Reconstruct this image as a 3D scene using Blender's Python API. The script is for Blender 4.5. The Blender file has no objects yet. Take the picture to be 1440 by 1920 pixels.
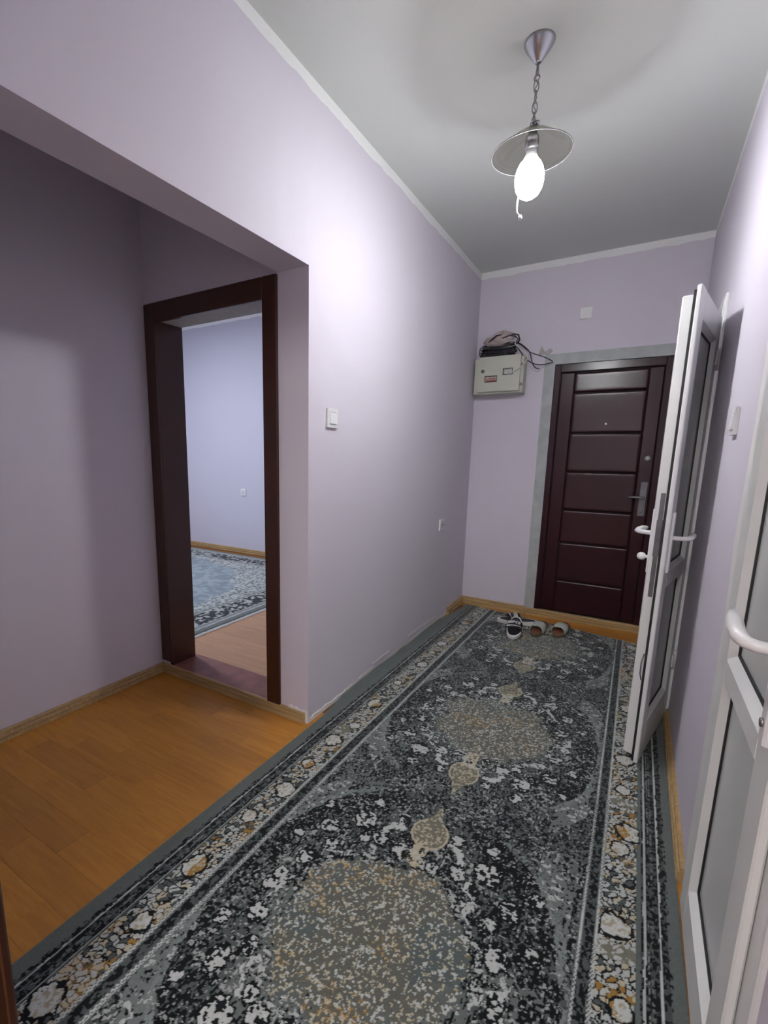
import bpy, math, random
import numpy as np
from mathutils import Vector, Matrix
SC = bpy.context.scene
COL = SC.collection
PI = math.pi
# ------------------------------------------------------------------ camera
W_, L_, H_ = 1.417, 3.912, 2.6          # corridor width, length (from the camera), height
YP, HO, TW, AX = 1.656, 1.952, 0.153, -1.012   # opening end, soffit height, wall thickness, alcove left wall
def cam_axes(yaw, pitch, roll):
    f = Vector((math.sin(yaw)*math.cos(pitch), math.cos(yaw)*math.cos(pitch), math.sin(pitch)))
    r = f.cross(Vector((0, 0, 1))).normalized(); u = r.cross(f)
    return r*math.cos(roll)+u*math.sin(roll), -r*math.sin(roll)+u*math.cos(roll), f
cd = bpy.data.cameras.new('camera'); cam = bpy.data.objects.new('camera', cd); COL.objects.link(cam)
r, u, f = cam_axes(-0.5579, -0.1786, 0.0138)
cam.matrix_world = Matrix(((r.x, u.x, -f.x, 1.1843), (r.y, u.y, -f.y, 0.0), (r.z, u.z, -f.z, 1.2201), (0, 0, 0, 1)))
cd.sensor_fit = 'VERTICAL'; cd.sensor_height = 36; cd.sensor_width = 27
cd.lens = 897.24*36/1920; cd.shift_x = 86.54/1920; cd.shift_y = 56.79/1920
cd.clip_start = 0.02
SC.camera = cam
# ------------------------------------------------------------------ world and exposure
wd = bpy.data.worlds.new('world'); SC.world = wd; wd.use_nodes = True
wd.node_tree.nodes['Background'].inputs[0].default_value = (0.5, 0.55, 0.65, 1)
wd.node_tree.nodes['Background'].inputs[1].default_value = 0.02
vs = SC.view_settings
vs.view_transform = 'Standard'; vs.look = 'None'; vs.gamma = 1; vs.use_curve_mapping = False
vs.exposure = 0.15
BULB = 440.0            # emission of the hall bulb
ROOM2_W = 48.0         # watts of the ceiling lamp in the next room
BACK_W = 62.0           # watts of the unseen fill light added behind the camera

def area_lamp(name, loc, size, watts, color):
    ld = bpy.data.lights.new(name, 'AREA'); ld.energy = watts; ld.size = size; ld.color = color; ld.shape = 'DISK'
    o = bpy.data.objects.new(name, ld); COL.objects.link(o); o.location = loc
    return o
area_lamp('room_lamp', (-2.9, 2.35, 2.68), 0.35, ROOM2_W, (0.86, 0.91, 1.0))
ld = bpy.data.lights.new('rear_fill_light', 'POINT'); ld.energy = BACK_W; ld.shadow_soft_size = .12; ld.color = (1.0, .95, .90)  # added point light, out of view, brightens the corridor through the near doorway
lo = bpy.data.objects.new('rear_fill_light', ld); COL.objects.link(lo); lo.location = (0.9, -1.2, 2.3)

# ------------------------------------------------------------------ materials
def lin(h):
    if isinstance(h, str):
        h = h.lstrip('#'); c = [int(h[i:i+2], 16)/255 for i in (0, 2, 4)]
        return tuple(((x+.055)/1.055)**2.4 if x > .04045 else x/12.92 for x in c)
    return tuple(h)
def new_mat(name):
    m = bpy.data.materials.new(name); m.use_nodes = True
    nt = m.node_tree; b = nt.nodes['Principled BSDF']
    return m, nt, b
def nd(nt, t, **k):
    n = nt.nodes.new(t)
    for a, v in k.items(): setattr(n, a, v)
    return n
def mat(name, col, rough=.5, metal=0, var=.06, scale=8, bump=.0, bscale=120, spec=.5, coat=0, coords='Object', stretch=(1, 1, 1), sheen=0):
    m, nt, b = new_mat(name); c = lin(col)
    tc = nd(nt, 'ShaderNodeTexCoord'); mp = nd(nt, 'ShaderNodeMapping'); mp.inputs['Scale'].default_value = stretch
    nt.links.new(tc.outputs[coords], mp.inputs[0])
    n = nd(nt, 'ShaderNodeTexNoise'); n.inputs['Scale'].default_value = scale; n.inputs['Detail'].default_value = 4
    nt.links.new(mp.outputs[0], n.inputs['Vector'])
    rp = nd(nt, 'ShaderNodeValToRGB')
    rp.color_ramp.elements[0].position = .3; rp.color_ramp.elements[1].position = .7
    rp.color_ramp.elements[0].color = tuple(x*(1-var) for x in c)+(1,)
    rp.color_ramp.elements[1].color = tuple(min(1, x*(1+var)) for x in c)+(1,)
    nt.links.new(n.outputs[0], rp.inputs[0]); nt.links.new(rp.outputs[0], b.inputs['Base Color'])
    b.inputs['Roughness'].default_value = rough; b.inputs['Metallic'].default_value = metal
    b.inputs['Specular IOR Level'].default_value = spec; b.inputs['Coat Weight'].default_value = coat
    b.inputs['Sheen Weight'].default_value = sheen
    if bump:
        n2 = nd(nt, 'ShaderNodeTexNoise'); n2.inputs['Scale'].default_value = bscale; n2.inputs['Detail'].default_value = 3
        nt.links.new(mp.outputs[0], n2.inputs['Vector'])
        bp = nd(nt, 'ShaderNodeBump'); bp.inputs['Strength'].default_value = bump; bp.inputs['Distance'].default_value = .004
        nt.links.new(n2.outputs[0], bp.inputs['Height']); nt.links.new(bp.outputs[0], b.inputs['Normal'])
    return m
LILAC = (.70, .66, .745); WHITE = (.80, .80, .79)
def paint(name, col, top=None, bottom=None, amp=.016, band=(.88, .89, .89), depth=.045):
    """matt wall paint; a ragged strip of white ceiling paint along the top, bare plaster at the foot"""
    m, nt, b = new_mat(name)
    geo = nd(nt, 'ShaderNodeNewGeometry'); sx = nd(nt, 'ShaderNodeSeparateXYZ')
    nt.links.new(geo.outputs['Position'], sx.inputs[0])
    nz = nd(nt, 'ShaderNodeTexNoise'); nz.inputs['Scale'].default_value = 1.3; nz.inputs['Detail'].default_value = 3
    nt.links.new(geo.outputs['Position'], nz.inputs['Vector'])
    mix0 = nd(nt, 'ShaderNodeMix', data_type='RGBA'); mix0.inputs[6].default_value = tuple(x*.97 for x in col)+(1,)
    mix0.inputs[7].default_value = tuple(min(1, x*1.03) for x in col)+(1,)
    nt.links.new(nz.outputs[0], mix0.inputs[0]); out = mix0.outputs[2]
    ne = nd(nt, 'ShaderNodeTexNoise'); ne.inputs['Scale'].default_value = 6; ne.inputs['Detail'].default_value = 5; ne.inputs['Roughness'].default_value = .6
    nt.links.new(geo.outputs['Position'], ne.inputs['Vector'])
    def edge(z0, sign, a, colr):
        nonlocal out
        mu = nd(nt, 'ShaderNodeMath', operation='MULTIPLY_ADD'); mu.inputs[1].default_value = a*2.5; mu.inputs[2].default_value = z0-a*1.25
        nt.links.new(ne.outputs[0], mu.inputs[0])
        su = nd(nt, 'ShaderNodeMath', operation='SUBTRACT')
        if sign > 0: nt.links.new(sx.outputs[2], su.inputs[0]); nt.links.new(mu.outputs[0], su.inputs[1])
        else: nt.links.new(mu.outputs[0], su.inputs[0]); nt.links.new(sx.outputs[2], su.inputs[1])
        mr = nd(nt, 'ShaderNodeMapRange'); mr.inputs[1].default_value = -.002; mr.inputs[2].default_value = .002
        nt.links.new(su.outputs[0], mr.inputs[0])
        mx = nd(nt, 'ShaderNodeMix', data_type='RGBA'); mx.inputs[7].default_value = colr+(1,)
        nt.links.new(mr.outputs[0], mx.inputs[0]); nt.links.new(out, mx.inputs[6]); out = mx.outputs[2]
    if top: edge(top-depth, 1, amp, band)
    if bottom: edge(bottom, -1, .012, (.78, .77, .76))
    nt.links.new(out, b.inputs['Base Color']); b.inputs['Roughness'].default_value = .62
    b.inputs['Specular IOR Level'].default_value = .3
    n2 = nd(nt, 'ShaderNodeTexNoise'); n2.inputs['Scale'].default_value = 35; n2.inputs['Detail'].default_value = 5
    nt.links.new(geo.outputs['Position'], n2.inputs['Vector'])
    bp = nd(nt, 'ShaderNodeBump'); bp.inputs['Strength'].default_value = .12; bp.inputs['Distance'].default_value = .004
    nt.links.new(n2.outputs[0], bp.inputs['Height']); nt.links.new(bp.outputs[0], b.inputs['Normal'])
    return m
def wood(name, c1, c2, rough=.35, objrandom=True, ampl=.35, along='X', bump=.05):
    m, nt, b = new_mat(name)
    tc = nd(nt, 'ShaderNodeTexCoord'); oi = nd(nt, 'ShaderNodeObjectInfo')
    mp = nd(nt, 'ShaderNodeMapping'); mp.inputs['Scale'].default_value = (1.2, 14, 14) if along == 'X' else (14, 1.2, 14)
    cmb = nd(nt, 'ShaderNodeVectorMath', operation='ADD')
    mulr = nd(nt, 'ShaderNodeMath', operation='MULTIPLY'); mulr.inputs[1].default_value = 37
    nt.links.new(oi.outputs['Random'], mulr.inputs[0])
    nt.links.new(tc.outputs['Object'], cmb.inputs[0]); nt.links.new(mulr.outputs[0], cmb.inputs[1])
    nt.links.new(cmb.outputs[0], mp.inputs[0])
    n = nd(nt, 'ShaderNodeTexNoise'); n.inputs['Scale'].default_value = 3; n.inputs['Detail'].default_value = 6; n.inputs['Distortion'].default_value = 1.2
    nt.links.new(mp.outputs[0], n.inputs['Vector'])
    rp = nd(nt, 'ShaderNodeValToRGB'); rp.color_ramp.elements[0].position = .32; rp.color_ramp.elements[1].position = .68
    rp.color_ramp.elements[0].color = lin(c1)+(1,); rp.color_ramp.elements[1].color = lin(c2)+(1,)
    nt.links.new(n.outputs[0], rp.inputs[0])
    hs = nd(nt, 'ShaderNodeHueSaturation')
    mr = nd(nt, 'ShaderNodeMapRange'); mr.inputs[3].default_value = 1-ampl; mr.inputs[4].default_value = 1+ampl*.6
    nt.links.new(oi.outputs['Random'], mr.inputs[0])
    if objrandom: nt.links.new(mr.outputs[0], hs.inputs['Value'])
    nt.links.new(rp.outputs[0], hs.inputs['Color']); nt.links.new(hs.outputs[0], b.inputs['Base Color'])
    b.inputs['Roughness'].default_value = rough
    bp = nd(nt, 'ShaderNodeBump'); bp.inputs['Strength'].default_value = bump; bp.inputs['Distance'].default_value = .002
    nt.links.new(n.outputs[0], bp.inputs['Height']); nt.links.new(bp.outputs[0], b.inputs['Normal'])
    return m
M = {}
M['wall'] = paint('lilac_paint', LILAC, top=H_)
M['wall_foot'] = paint('lilac_paint_bare_foot', LILAC, top=H_, bottom=.028)
M['wall_dark'] = paint('lilac_paint_plain', LILAC)
M['wall2'] = paint('pale_blue_lilac_paint', (.63, .62, .72), top=2.76)
M['ceiling'] = paint('ceiling_white_paint', (.69, .72, .69))
M['plaster'] = mat('grey_plaster', (.44, .47, .47), .8, var=.1, scale=14, bump=.15)
M['filler'] = mat('white_filler', (.80, .79, .78), .8, var=.05)
M['plank'] = wood('laminate_plank', '#ae742b', '#bf8433', .50, ampl=.15)
M['plank2'] = wood('laminate_plank_room', '#b98a63', '#c79a72', .4, ampl=.08)
M['joint'] = mat('laminate_joint', '#8a5a28', .6)
M['base'] = wood('baseboard_wood', '#a3875a', '#bb9f70', .45, objrandom=False)
M['brown'] = mat('brown_frame_paint', '#3e2115', .35, var=.12, scale=5, bump=.06, bscale=30)
M['sill'] = mat('worn_sill_paint', '#87544a', .45, var=.25, scale=14)
M['steel'] = mat('maroon_painted_steel', '#30131a', .24, var=.10, scale=3, spec=.38)
M['steel_gap'] = mat('door_gap', '#0b0607', .7)
M['pvc'] = mat('white_pvc', (.80, .82, .81), .32, var=.02)
M['pvc_panel'] = mat('white_pvc_panel', (.62, .66, .65), .22, var=.05, scale=4, stretch=(1, 1, .25))
M['gasket'] = mat('black_gasket', (.012, .014, .014), .6)
M['white_pl'] = mat('white_plastic', (.82, .83, .84), .3, var=.02)
M['grey_metal'] = mat('grey_metal', (.32, .32, .33), .38, metal=1, var=.15, scale=30)
M['pewter'] = mat('painted_grey_metal', (.16, .16, .17), .45, metal=.6, var=.15, scale=30)
M['chrome'] = mat('chrome', (.40, .41, .43), .24, metal=1, var=.06)
M['bracket'] = mat('dull_zinc', (.40, .39, .40), .5, var=.15, scale=40)
M['hole'] = mat('dark_hole', (.015, .013, .012), .8)
M['box'] = mat('cream_enamel_box', (.55, .57, .48), .4, var=.05, scale=6)
M['cable_b'] = mat('black_cable', (.018, .02, .028), .45)
M['cable_w'] = mat('white_cable', (.62, .62, .60), .5)
M['cable_g'] = mat('grey_cable', (.25, .25, .27), .5)
M['bag'] = mat('cloudy_plastic_bag', (.44, .37, .35), .4, var=.35, scale=18, bump=.5, bscale=50)
M['dial'] = mat('meter_face', (.42, .34, .30), .4, var=.4, scale=60)
M['red'] = mat('red_meter_strip', '#8e3b35', .5)
M['rubber_w'] = mat('white_rubber', (.70, .70, .68), .55, var=.04)
M['rubber_b'] = mat('black_rubber', (.012, .013, .018), .5, var=.3, scale=40, bump=.1)
M['sandal_brown'] = mat('brown_insole', '#7a4a35', .6, var=.15, scale=20)
M['sandal_sole'] = mat('olive_brown_sole', '#6e6147', .7, var=.15)
M['sandal_strap'] = mat('pale_green_strap', (.47, .53, .48), .75, var=.12, scale=60, bump=.3, bscale=200)

def emit(name, col, s):
    m = bpy.data.materials.new(name); m.use_nodes = True; nt = m.node_tree; nt.nodes.clear()
    e = nd(nt, 'ShaderNodeEmission'); e.inputs[0].default_value = col+(1,); e.inputs[1].default_value = s
    o = nd(nt, 'ShaderNodeOutputMaterial'); nt.links.new(e.outputs[0], o.inputs[0]); return m
M['bulb'] = emit('lit_bulb', (.985, 0.985, 1.0), BULB)
def led_spread(m):
    """an LED bulb: the dome shines downwards, little leaves its shoulder"""
    nt = m.node_tree; e = nt.nodes['Emission']
    tc = nd(nt, 'ShaderNodeTexCoord'); sx = nd(nt, 'ShaderNodeSeparateXYZ'); mr = nd(nt, 'ShaderNodeMapRange')
    mr.inputs[1].default_value = -.385; mr.inputs[2].default_value = -.470; mr.inputs[3].default_value = BULB*.06; mr.inputs[4].default_value = BULB
    nt.links.new(tc.outputs['Object'], sx.inputs[0]); nt.links.new(sx.outputs[2], mr.inputs[0]); nt.links.new(mr.outputs[0], e.inputs[1])
led_spread(M['bulb'])
def smoked():
    m = bpy.data.materials.new('smoked_glass'); m.use_nodes = True; nt = m.node_tree; nt.nodes.clear()
    tr = nd(nt, 'ShaderNodeBsdfTransparent'); tr.inputs[0].default_value = (.86, .845, .82, 1)
    df = nd(nt, 'ShaderNodeBsdfTranslucent'); df.inputs[0].default_value = (.10, .097, .09, 1)
    d2 = nd(nt, 'ShaderNodeBsdfDiffuse'); d2.inputs[0].default_value = (.03, .029, .027, 1)
    gl = nd(nt, 'ShaderNodeBsdfGlossy'); gl.inputs['Roughness'].default_value = .08
    m1 = nd(nt, 'ShaderNodeMixShader'); m1.inputs[0].default_value = .5
    m2 = nd(nt, 'ShaderNodeMixShader'); m2.inputs[0].default_value = .20
    m3 = nd(nt, 'ShaderNodeMixShader')
    nt.links.new(df.outputs[0], m1.inputs[1]); nt.links.new(d2.outputs[0], m1.inputs[2])
    nt.links.new(tr.outputs[0], m2.inputs[1]); nt.links.new(m1.outputs[0], m2.inputs[2])
    m3.inputs[0].default_value = .05; nt.links.new(m2.outputs[0], m3.inputs[1]); nt.links.new(gl.outputs[0], m3.inputs[2])
    o = nd(nt, 'ShaderNodeOutputMaterial'); nt.links.new(m3.outputs[0], o.inputs[0]); return m
M['glass'] = smoked()

# ------------------------------------------------------------------ mesh helpers
class MB:
    def __init__(s): s.v = []; s.f = []; s.sm = []
    def add(s, vs, fs, smooth=False):
        o = len(s.v); s.v += [tuple(p) for p in vs]; s.f += [tuple(i+o for i in q) for q in fs]; s.sm += [smooth]*len(fs); return s
    def box(s, x0, x1, y0, y1, z0, z1, ch=0.0):
        if x0 > x1: x0, x1 = x1, x0
        if y0 > y1: y0, y1 = y1, y0
        if z0 > z1: z0, z1 = z1, z0
        if not ch:
            return s.add([(x, y, z) for x in (x0, x1) for y in (y0, y1) for z in (z0, z1)],
                  [(0, 1, 3, 2), (4, 6, 7, 5), (0, 4, 5, 1), (2, 3, 7, 6), (0, 2, 6, 4), (1, 5, 7, 3)])
        c = min(ch, (x1-x0)/2.01, (y1-y0)/2.01, (z1-z0)/2.01)
        pts = []; idx = {}
        cx, cy, cz = (x0+x1)/2, (y0+y1)/2, (z0+z1)/2
        for sx in (-1, 1):
            for sy in (-1, 1):
                for sz in (-1, 1):
                    X = x0 if sx < 0 else x1; Y = y0 if sy < 0 else y1; Z = z0 if sz < 0 else z1
                    for a, p in enumerate([(X, Y-sy*c, Z-sz*c), (X-sx*c, Y, Z-sz*c), (X-sx*c, Y-sy*c, Z)]):
                        idx[(sx, sy, sz, a)] = len(pts); pts.append(p)
        F = []
        for a in range(3):
            for sg in (-1, 1):
                q = []
                for (p, t) in ((-1, -1), (1, -1), (1, 1), (-1, 1)):
                    k = [p, t]; k.insert(a, sg); q.append(idx[(k[0], k[1], k[2], a)])
                F.append(tuple(q))
        for a in range(3):
            b, d = [i for i in range(3) if i != a]
            for sb in (-1, 1):
                for sd in (-1, 1):
                    q = []
                    for sa, w in ((-1, b), (-1, d), (1, d), (1, b)):
                        k = [0, 0, 0]; k[a] = sa; k[b] = sb; k[d] = sd; q.append(idx[(k[0], k[1], k[2], w)])
                    F.append(tuple(q))
        for sx in (-1, 1):
            for sy in (-1, 1):
                for sz in (-1, 1): F.append(tuple(idx[(sx, sy, sz, a)] for a in range(3)))
        return s.add(pts, F)
    def prism(s, poly, fn, lo, hi, smooth=False):
        n = len(poly); vs = [fn(a, b, lo) for a, b in poly]+[fn(a, b, hi) for a, b in poly]
        fs = [(i, (i+1) % n, n+(i+1) % n, n+i) for i in range(n)]+[tuple(range(n))[::-1], tuple(range(n, 2*n))]
        return s.add(vs, fs, smooth)
    def lathe(s, prof, c=(0, 0, 0), n=32, axis='Z', smooth=True, cap=True):
        vs = []; m = len(prof)
        for i in range(n):
            a = 2*PI*i/n; ca, sa = math.cos(a), math.sin(a)
            for rr, h in prof:
                p = (rr*ca, rr*sa, h) if axis == 'Z' else ((h, rr*ca, rr*sa) if axis == 'X' else (rr*ca, h, rr*sa))
                vs.append((p[0]+c[0], p[1]+c[1], p[2]+c[2]))
        fs = [(i*m+j, ((i+1) % n)*m+j, ((i+1) % n)*m+j+1, i*m+j+1) for i in range(n) for j in range(m-1)]
        s.add(vs, fs, smooth)
        if cap:
            o = len(s.v)-n*m
            for j in (0, m-1):
                if prof[j][0] > 1e-5: s.f.append(tuple(o+i*m+j for i in range(n))); s.sm.append(False)
        return s
    def tube(s, pts, rad, n=8, closed=False, smooth=True, flat=None):
        pts = [Vector(p) for p in pts]; N = len(pts); rr = rad if isinstance(rad, (list, tuple)) else [rad]*N
        up = None; vs = []
        for i in range(N):
            a = pts[(i-1) % N] if (closed or i > 0) else pts[i]; b = pts[(i+1) % N] if (closed or i < N-1) else pts[i]
            t = (b-a).normalized()
            if up is None:
                up = Vector((0, 0, 1)) if abs(t.z) < .9 else Vector((1, 0, 0))
            sd = t.cross(up).normalized(); up = sd.cross(t).normalized()
            for k in range(n):
                q = 2*PI*k/n; w = rr[i]; h = rr[i]*(flat if flat else 1)
                vs.append(pts[i]+sd*math.cos(q)*w+up*math.sin(q)*h)
        fs = []
        for i in range(N if closed else N-1):
            j = (i+1) % N
            for k in range(n): fs.append((i*n+k, i*n+(k+1) % n, j*n+(k+1) % n, j*n+k))
        if not closed: fs += [tuple(range(n))[::-1], tuple((N-1)*n+k for k in range(n))]
        return s.add(vs, fs, smooth)
    def build(s, name, m, parent=None, mats=None):
        me = bpy.data.meshes.new(name); me.from_pydata(s.v, [], s.f); me.update()
        me.polygons.foreach_set('use_smooth', s.sm)
        import bmesh
        bm = bmesh.new(); bm.from_mesh(me); bmesh.ops.recalc_face_normals(bm, faces=bm.faces); bm.to_mesh(me); bm.free()
        me.materials.append(m)
        o = bpy.data.objects.new(name, me); COL.objects.link(o)
        if parent: o.parent = parent
        return o
def frame_rect(mb, x0, x1, y0, y1, z0, z1, t):
    mb.box(x0, x0+t, y0, y1, z0, z1); mb.box(x1-t, x1, y0, y1, z0, z1); mb.box(x0+t, x1-t, y0, y1, z0, z0+t); mb.box(x0+t, x1-t, y0, y1, z1-t, z1); return mb
def tag(o, label, cat=None, group=None, kind=None):
    o['label'] = label
    if cat: o['category'] = cat
    if group: o['group'] = group
    if kind: o['kind'] = kind
    return o
def empty(name, loc=(0, 0, 0), rz=0, rot=None):
    o = bpy.data.objects.new(name, None); COL.objects.link(o); o.location = loc; o.empty_display_size = .05
    o.rotation_euler = rot if rot else (0, 0, rz)
    return o
def struct(mb, name, m, label, cat): return tag(mb.build(name, m), label, cat, kind='structure')
def B(*a): return MB().box(*a)

# ------------------------------------------------------------------ walls
LT = 0.16
wl = MB()
wl.box(-TW, 0, YP, 4.285, 0, H_)
wl.box(-TW, 0, 0.12, YP, HO, H_)
struct(wl, 'wall_left', M['wall_foot'], 'lilac left corridor wall with wide doorless opening and lintel', 'wall')
wf = MB(); wf.box(0, .575, L_, L_+.2, 0, H_+.2); wf.box(.575, 1.29, L_, L_+.2, 1.895, H_+.2); wf.box(1.29, 1.75, L_, L_+.2, 0, H_+.2)
wf.box(.575, 1.29, L_+.09, L_+.2, 0, 1.895)
struct(wf, 'wall_far', M['wall'], 'lilac end wall around the maroon entrance door', 'wall')
D2A, D2B, D2T = 2.67, 3.27, 1.90      # opening of the open pvc door
D3A, D3B, D3T = .84, 1.50, 1.92       # opening of the shut pvc door
wr = MB()
for (a, b, z0, z1) in ((-2.0, D3A, 0, H_), (D3A, D3B, D3T, H_), (D3B, D2A, 0, H_), (D2A, D2B, D2T, H_), (D2B, L_+.05, 0, H_)):
    wr.box(W_, W_+LT, a, b, z0, z1)
struct(wr, 'wall_right', M['wall'], 'lilac right corridor wall holding two white plastic doors', 'wall')
wa = B(AX-.15, AX, -.2, YP+LT, 0, H_)
struct(wa, 'wall_alcove', M['wall_dark'], 'shadowy lilac side wall of the alcove on the left', 'wall')
OX0, OX1, OZ = -.955, -.212, 1.885    # rough opening of the brown doorway
wdw = MB(); wdw.box(AX, OX0, YP, YP+LT, 0, H_); wdw.box(OX1, -TW, YP, YP+LT, 0, H_); wdw.box(OX0, OX1, YP, YP+LT, OZ, H_)
struct(wdw, 'wall_doorway', M['wall_dark'], 'lilac alcove end wall around the brown doorway', 'wall')
NX0, NX1, NZ = .285, 1.33, 2.05
wn = MB(); wn.box(AX, NX0, .12, .285, 0, H_); wn.box(NX1, W_, .12, .285, 0, H_); wn.box(NX0, NX1, .12, .285, NZ, H_)
struct(wn, 'wall_near', M['wall_dark'], 'lilac wall with the doorway the camera stands in', 'wall')
wb = MB(); wb.box(AX, W_+LT, -2.15, -2.0, 0, H_); wb.box(AX-.15, AX, -2.15, -.2, 0, H_)
struct(wb, 'wall_rear', M['wall_dark'], 'lilac walls of the room behind the camera', 'wall')
w2 = MB(); w2.box(-4.9, -TW, 4.285, 4.435, 0, 2.86); w2.box(-5.05, -4.9, YP+LT-.15, 4.435, 0, 2.86); w2.box(-4.9, AX, YP+LT-.15, YP+LT, 0, 2.86)
w2.box(AX, -TW, YP+.01, YP+LT, H_, 2.86); w2.box(-TW, 0, YP, 4.285, H_, 2.86)
struct(w2, 'wall_beyond', M['wall2'], 'pale blue lilac walls of the lit room through the doorway', 'wall')
wt = MB(); wt.box(W_+LT, 2.9, 2.2, 2.3, 0, H_); wt.box(W_+LT, 2.9, 3.8, 3.9, 0, H_); wt.box(2.8, 2.9, 2.3, 3.8, 0, H_)
struct(wt, 'wall_side', M['wall_dark'], 'walls of the unlit room behind the open plastic door', 'wall')
ce = MB(); ce.box(AX-.15, 0, -2.15, YP+.01, H_, H_+.12); ce.box(0, W_+LT, -2.15, L_, H_, H_+.12); ce.box(W_+LT, 2.9, 2.2, 3.9, H_, H_+.12)
struct(ce, 'ceiling', M['ceiling'], 'white painted corridor ceiling', 'ceiling')
struct(B(-5.05, 0, YP, 4.435, 2.86, 2.95).box(-4.9, -TW, YP+LT, 4.285, 2.76, 2.86), 'ceiling', M['ceiling'], 'white ceiling of the room beyond the doorway', 'ceiling')

# ------------------------------------------------------------------ floors with planks
rnd = random.Random(4)
def plank_floor(name, label, x0, x1, y0, y1, ztop, m, pl, pw, skip=lambda x, y: False, joint=M['joint']):
    fl = struct(B(x0, x1, y0, y1, ztop-.12, ztop-.004), name, joint, label, 'floor')
    cache = {}
    row = 0; y = y0
    while y < y1-1e-4:
        w = min(pw, y1-y); off = [0, .37, .68, .15, .52, .84][row % 6]*pl
        xs = [x0]; x = x0+off
        if off < .04: x = x0+pl
        while x < x1-.02: xs.append(x); x += pl
        xs.append(x1)
        for a, b in zip(xs[:-1], xs[1:]):
            if skip((a+b)/2, y+w/2): continue
            key = (round(b-a, 3), round(w, 3))
            if key not in cache:
                hx, hy = key[0]/2, key[1]/2
                o = MB().box(-hx+.0002, hx-.0002, -hy+.0002, hy-.0002, -.004, 0, .0004).build('plank', m, fl); cache[key] = o.data
            else:
                o = bpy.data.objects.new('plank', cache[key]); COL.objects.link(o); o.parent = fl
            o.location = ((a+b)/2, y+w/2, ztop)
        y += pw; row += 1
    return fl
plank_floor('floor', 'orange brown laminate floor of corridor and alcove', AX-.0, W_+.0, .12, L_+.03, 0, M['plank'], .43, .103,
            skip=lambda x, y: (.28 < x < 1.15 and .5 < y < 3.5) or (x < 0 and y > YP+.05))
struct(B(AX, W_+LT, -2.0, .12, -.12, 0).box(W_, 2.8, 2.3, 3.8, -.12, 0).box(W_, W_+LT, D3A, D3B, -.12, 0), 'floor', M['plank'], 'wood floor of the rooms behind camera and side door', 'floor')
plank_floor('floor', 'reddish tan laminate floor of the room beyond', -4.9, -TW, YP+LT, 4.285, .03, M['plank2'], 1.3, .19,
            skip=lambda x, y: x < -2.6)

# ------------------------------------------------------------------ baseboards
PROF = [(0, 0), (.020, 0), (.020, .012), (.017, .015), (.012, .0165), (.012, .0185), (.018, .021), (.018, .032), (.016, .0345), (.010, .036), (.010, .038), (.013, .040), (.012, .046), (.007, .05), (0, .05)]
def baseboard(name, label, p, q, nrm, h=1.0, m=None, z=0):
    p = Vector(p); q = Vector(q); d = (q-p); ln = d.length; d.normalize(); nn = Vector(nrm)
    mb = MB().prism(PROF, lambda a, b, t: tuple(Vector((p.x, p.y, z+b*h))+d*t+nn*a), 0, ln)
    return struct(mb, name, m or M['base'], label, 'baseboard')
baseboard('baseboard_alcove', 'grooved wooden baseboard on the alcove side wall', (AX, .285, 0), (AX, YP, 0), (1, 0, 0))
baseboard('baseboard_doorway', 'grooved wooden strip below the brown doorway sill', (AX+.018, YP, 0), (-.012, YP, 0), (0, -1, 0))
baseboard('baseboard_left', 'short end of wooden baseboard in the far left corner', (0, 3.53, 0), (0, L_-.018, 0), (1, 0, 0), 1.25)
baseboard('baseboard_far', 'wooden baseboard on the end wall left of the entrance', (0, L_, 0), (.515, L_, 0), (0, -1, 0), 1.25)
baseboard('baseboard_right', 'orange wooden baseboard behind the open plastic door', (W_, D3B+.06, 0), (W_, D2A-.03, 0), (-1, 0, 0), 1.0)
baseboard('baseboard_right', 'wooden baseboard in the far right corner', (W_, D2B+.03, 0), (W_, L_-.02, 0), (-1, 0, 0), 1.1)
baseboard('baseboard_beyond', 'wooden baseboard in the room beyond the doorway', (-4.9, 4.285, 0), (-TW, 4.285, 0), (0, -1, 0), 1.1, z=.03)
struct(MB().prism([(0, 0), (.03, 0), (.03, .016), (.022, .019), (.022, .021), (.028, .024), (.028, .036), (.019, .039), (.019, .041), (.022, .044), (.02, .052), (0, .055)],
       lambda a, b, t: (t, L_+.012-a, b), .518, 1.33), 'trim_1', M['base'], 'grooved wooden threshold strip under the maroon door', 'threshold')

# plaster remains
rp = random.Random(2)
pl = MB()
def ragged(mb, fn, pts_n, a0, a1, h0, hj, th):
    """ragged strip of filler; fn(a, h, d) -> point"""
    top = [(a0+(a1-a0)*i/pts_n, h0+rp.uniform(-hj, hj)) for i in range(pts_n+1)]
    mb.prism([(a0, .0)]+top+[(a1, .0)], fn, 0, th)
ragged(pl, lambda a, h, d: (d, a, h), 40, YP+.0, 2.06, .022, .006, .004)
ragged(pl, lambda a, h, d: (d, a, h+.012), 12, 2.12, 2.30, .020, .004, .002)
ragged(pl, lambda a, h, d: (a, YP-d, h), 14, -.11, .004, .058, .008, .005)
struct(pl, 'trim_2', M['filler'], 'ragged white filler along the foot of the left wall', 'plaster')
pr = MB()
for (a, b, z0, z1) in ((2.28, 2.50, .052, .056), (2.78, 3.26, .060, .064), (3.05, 3.33, .045, .047)):
    pr.prism([(a, z0), (b, z1), (b, z1+.003), (a, z0+.003)], lambda p, q, t: (t, p, q), 0, .003)
struct(pr, 'trim_9', M['filler'], 'thin white plaster ridges low on the left wall', 'plaster')
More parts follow.
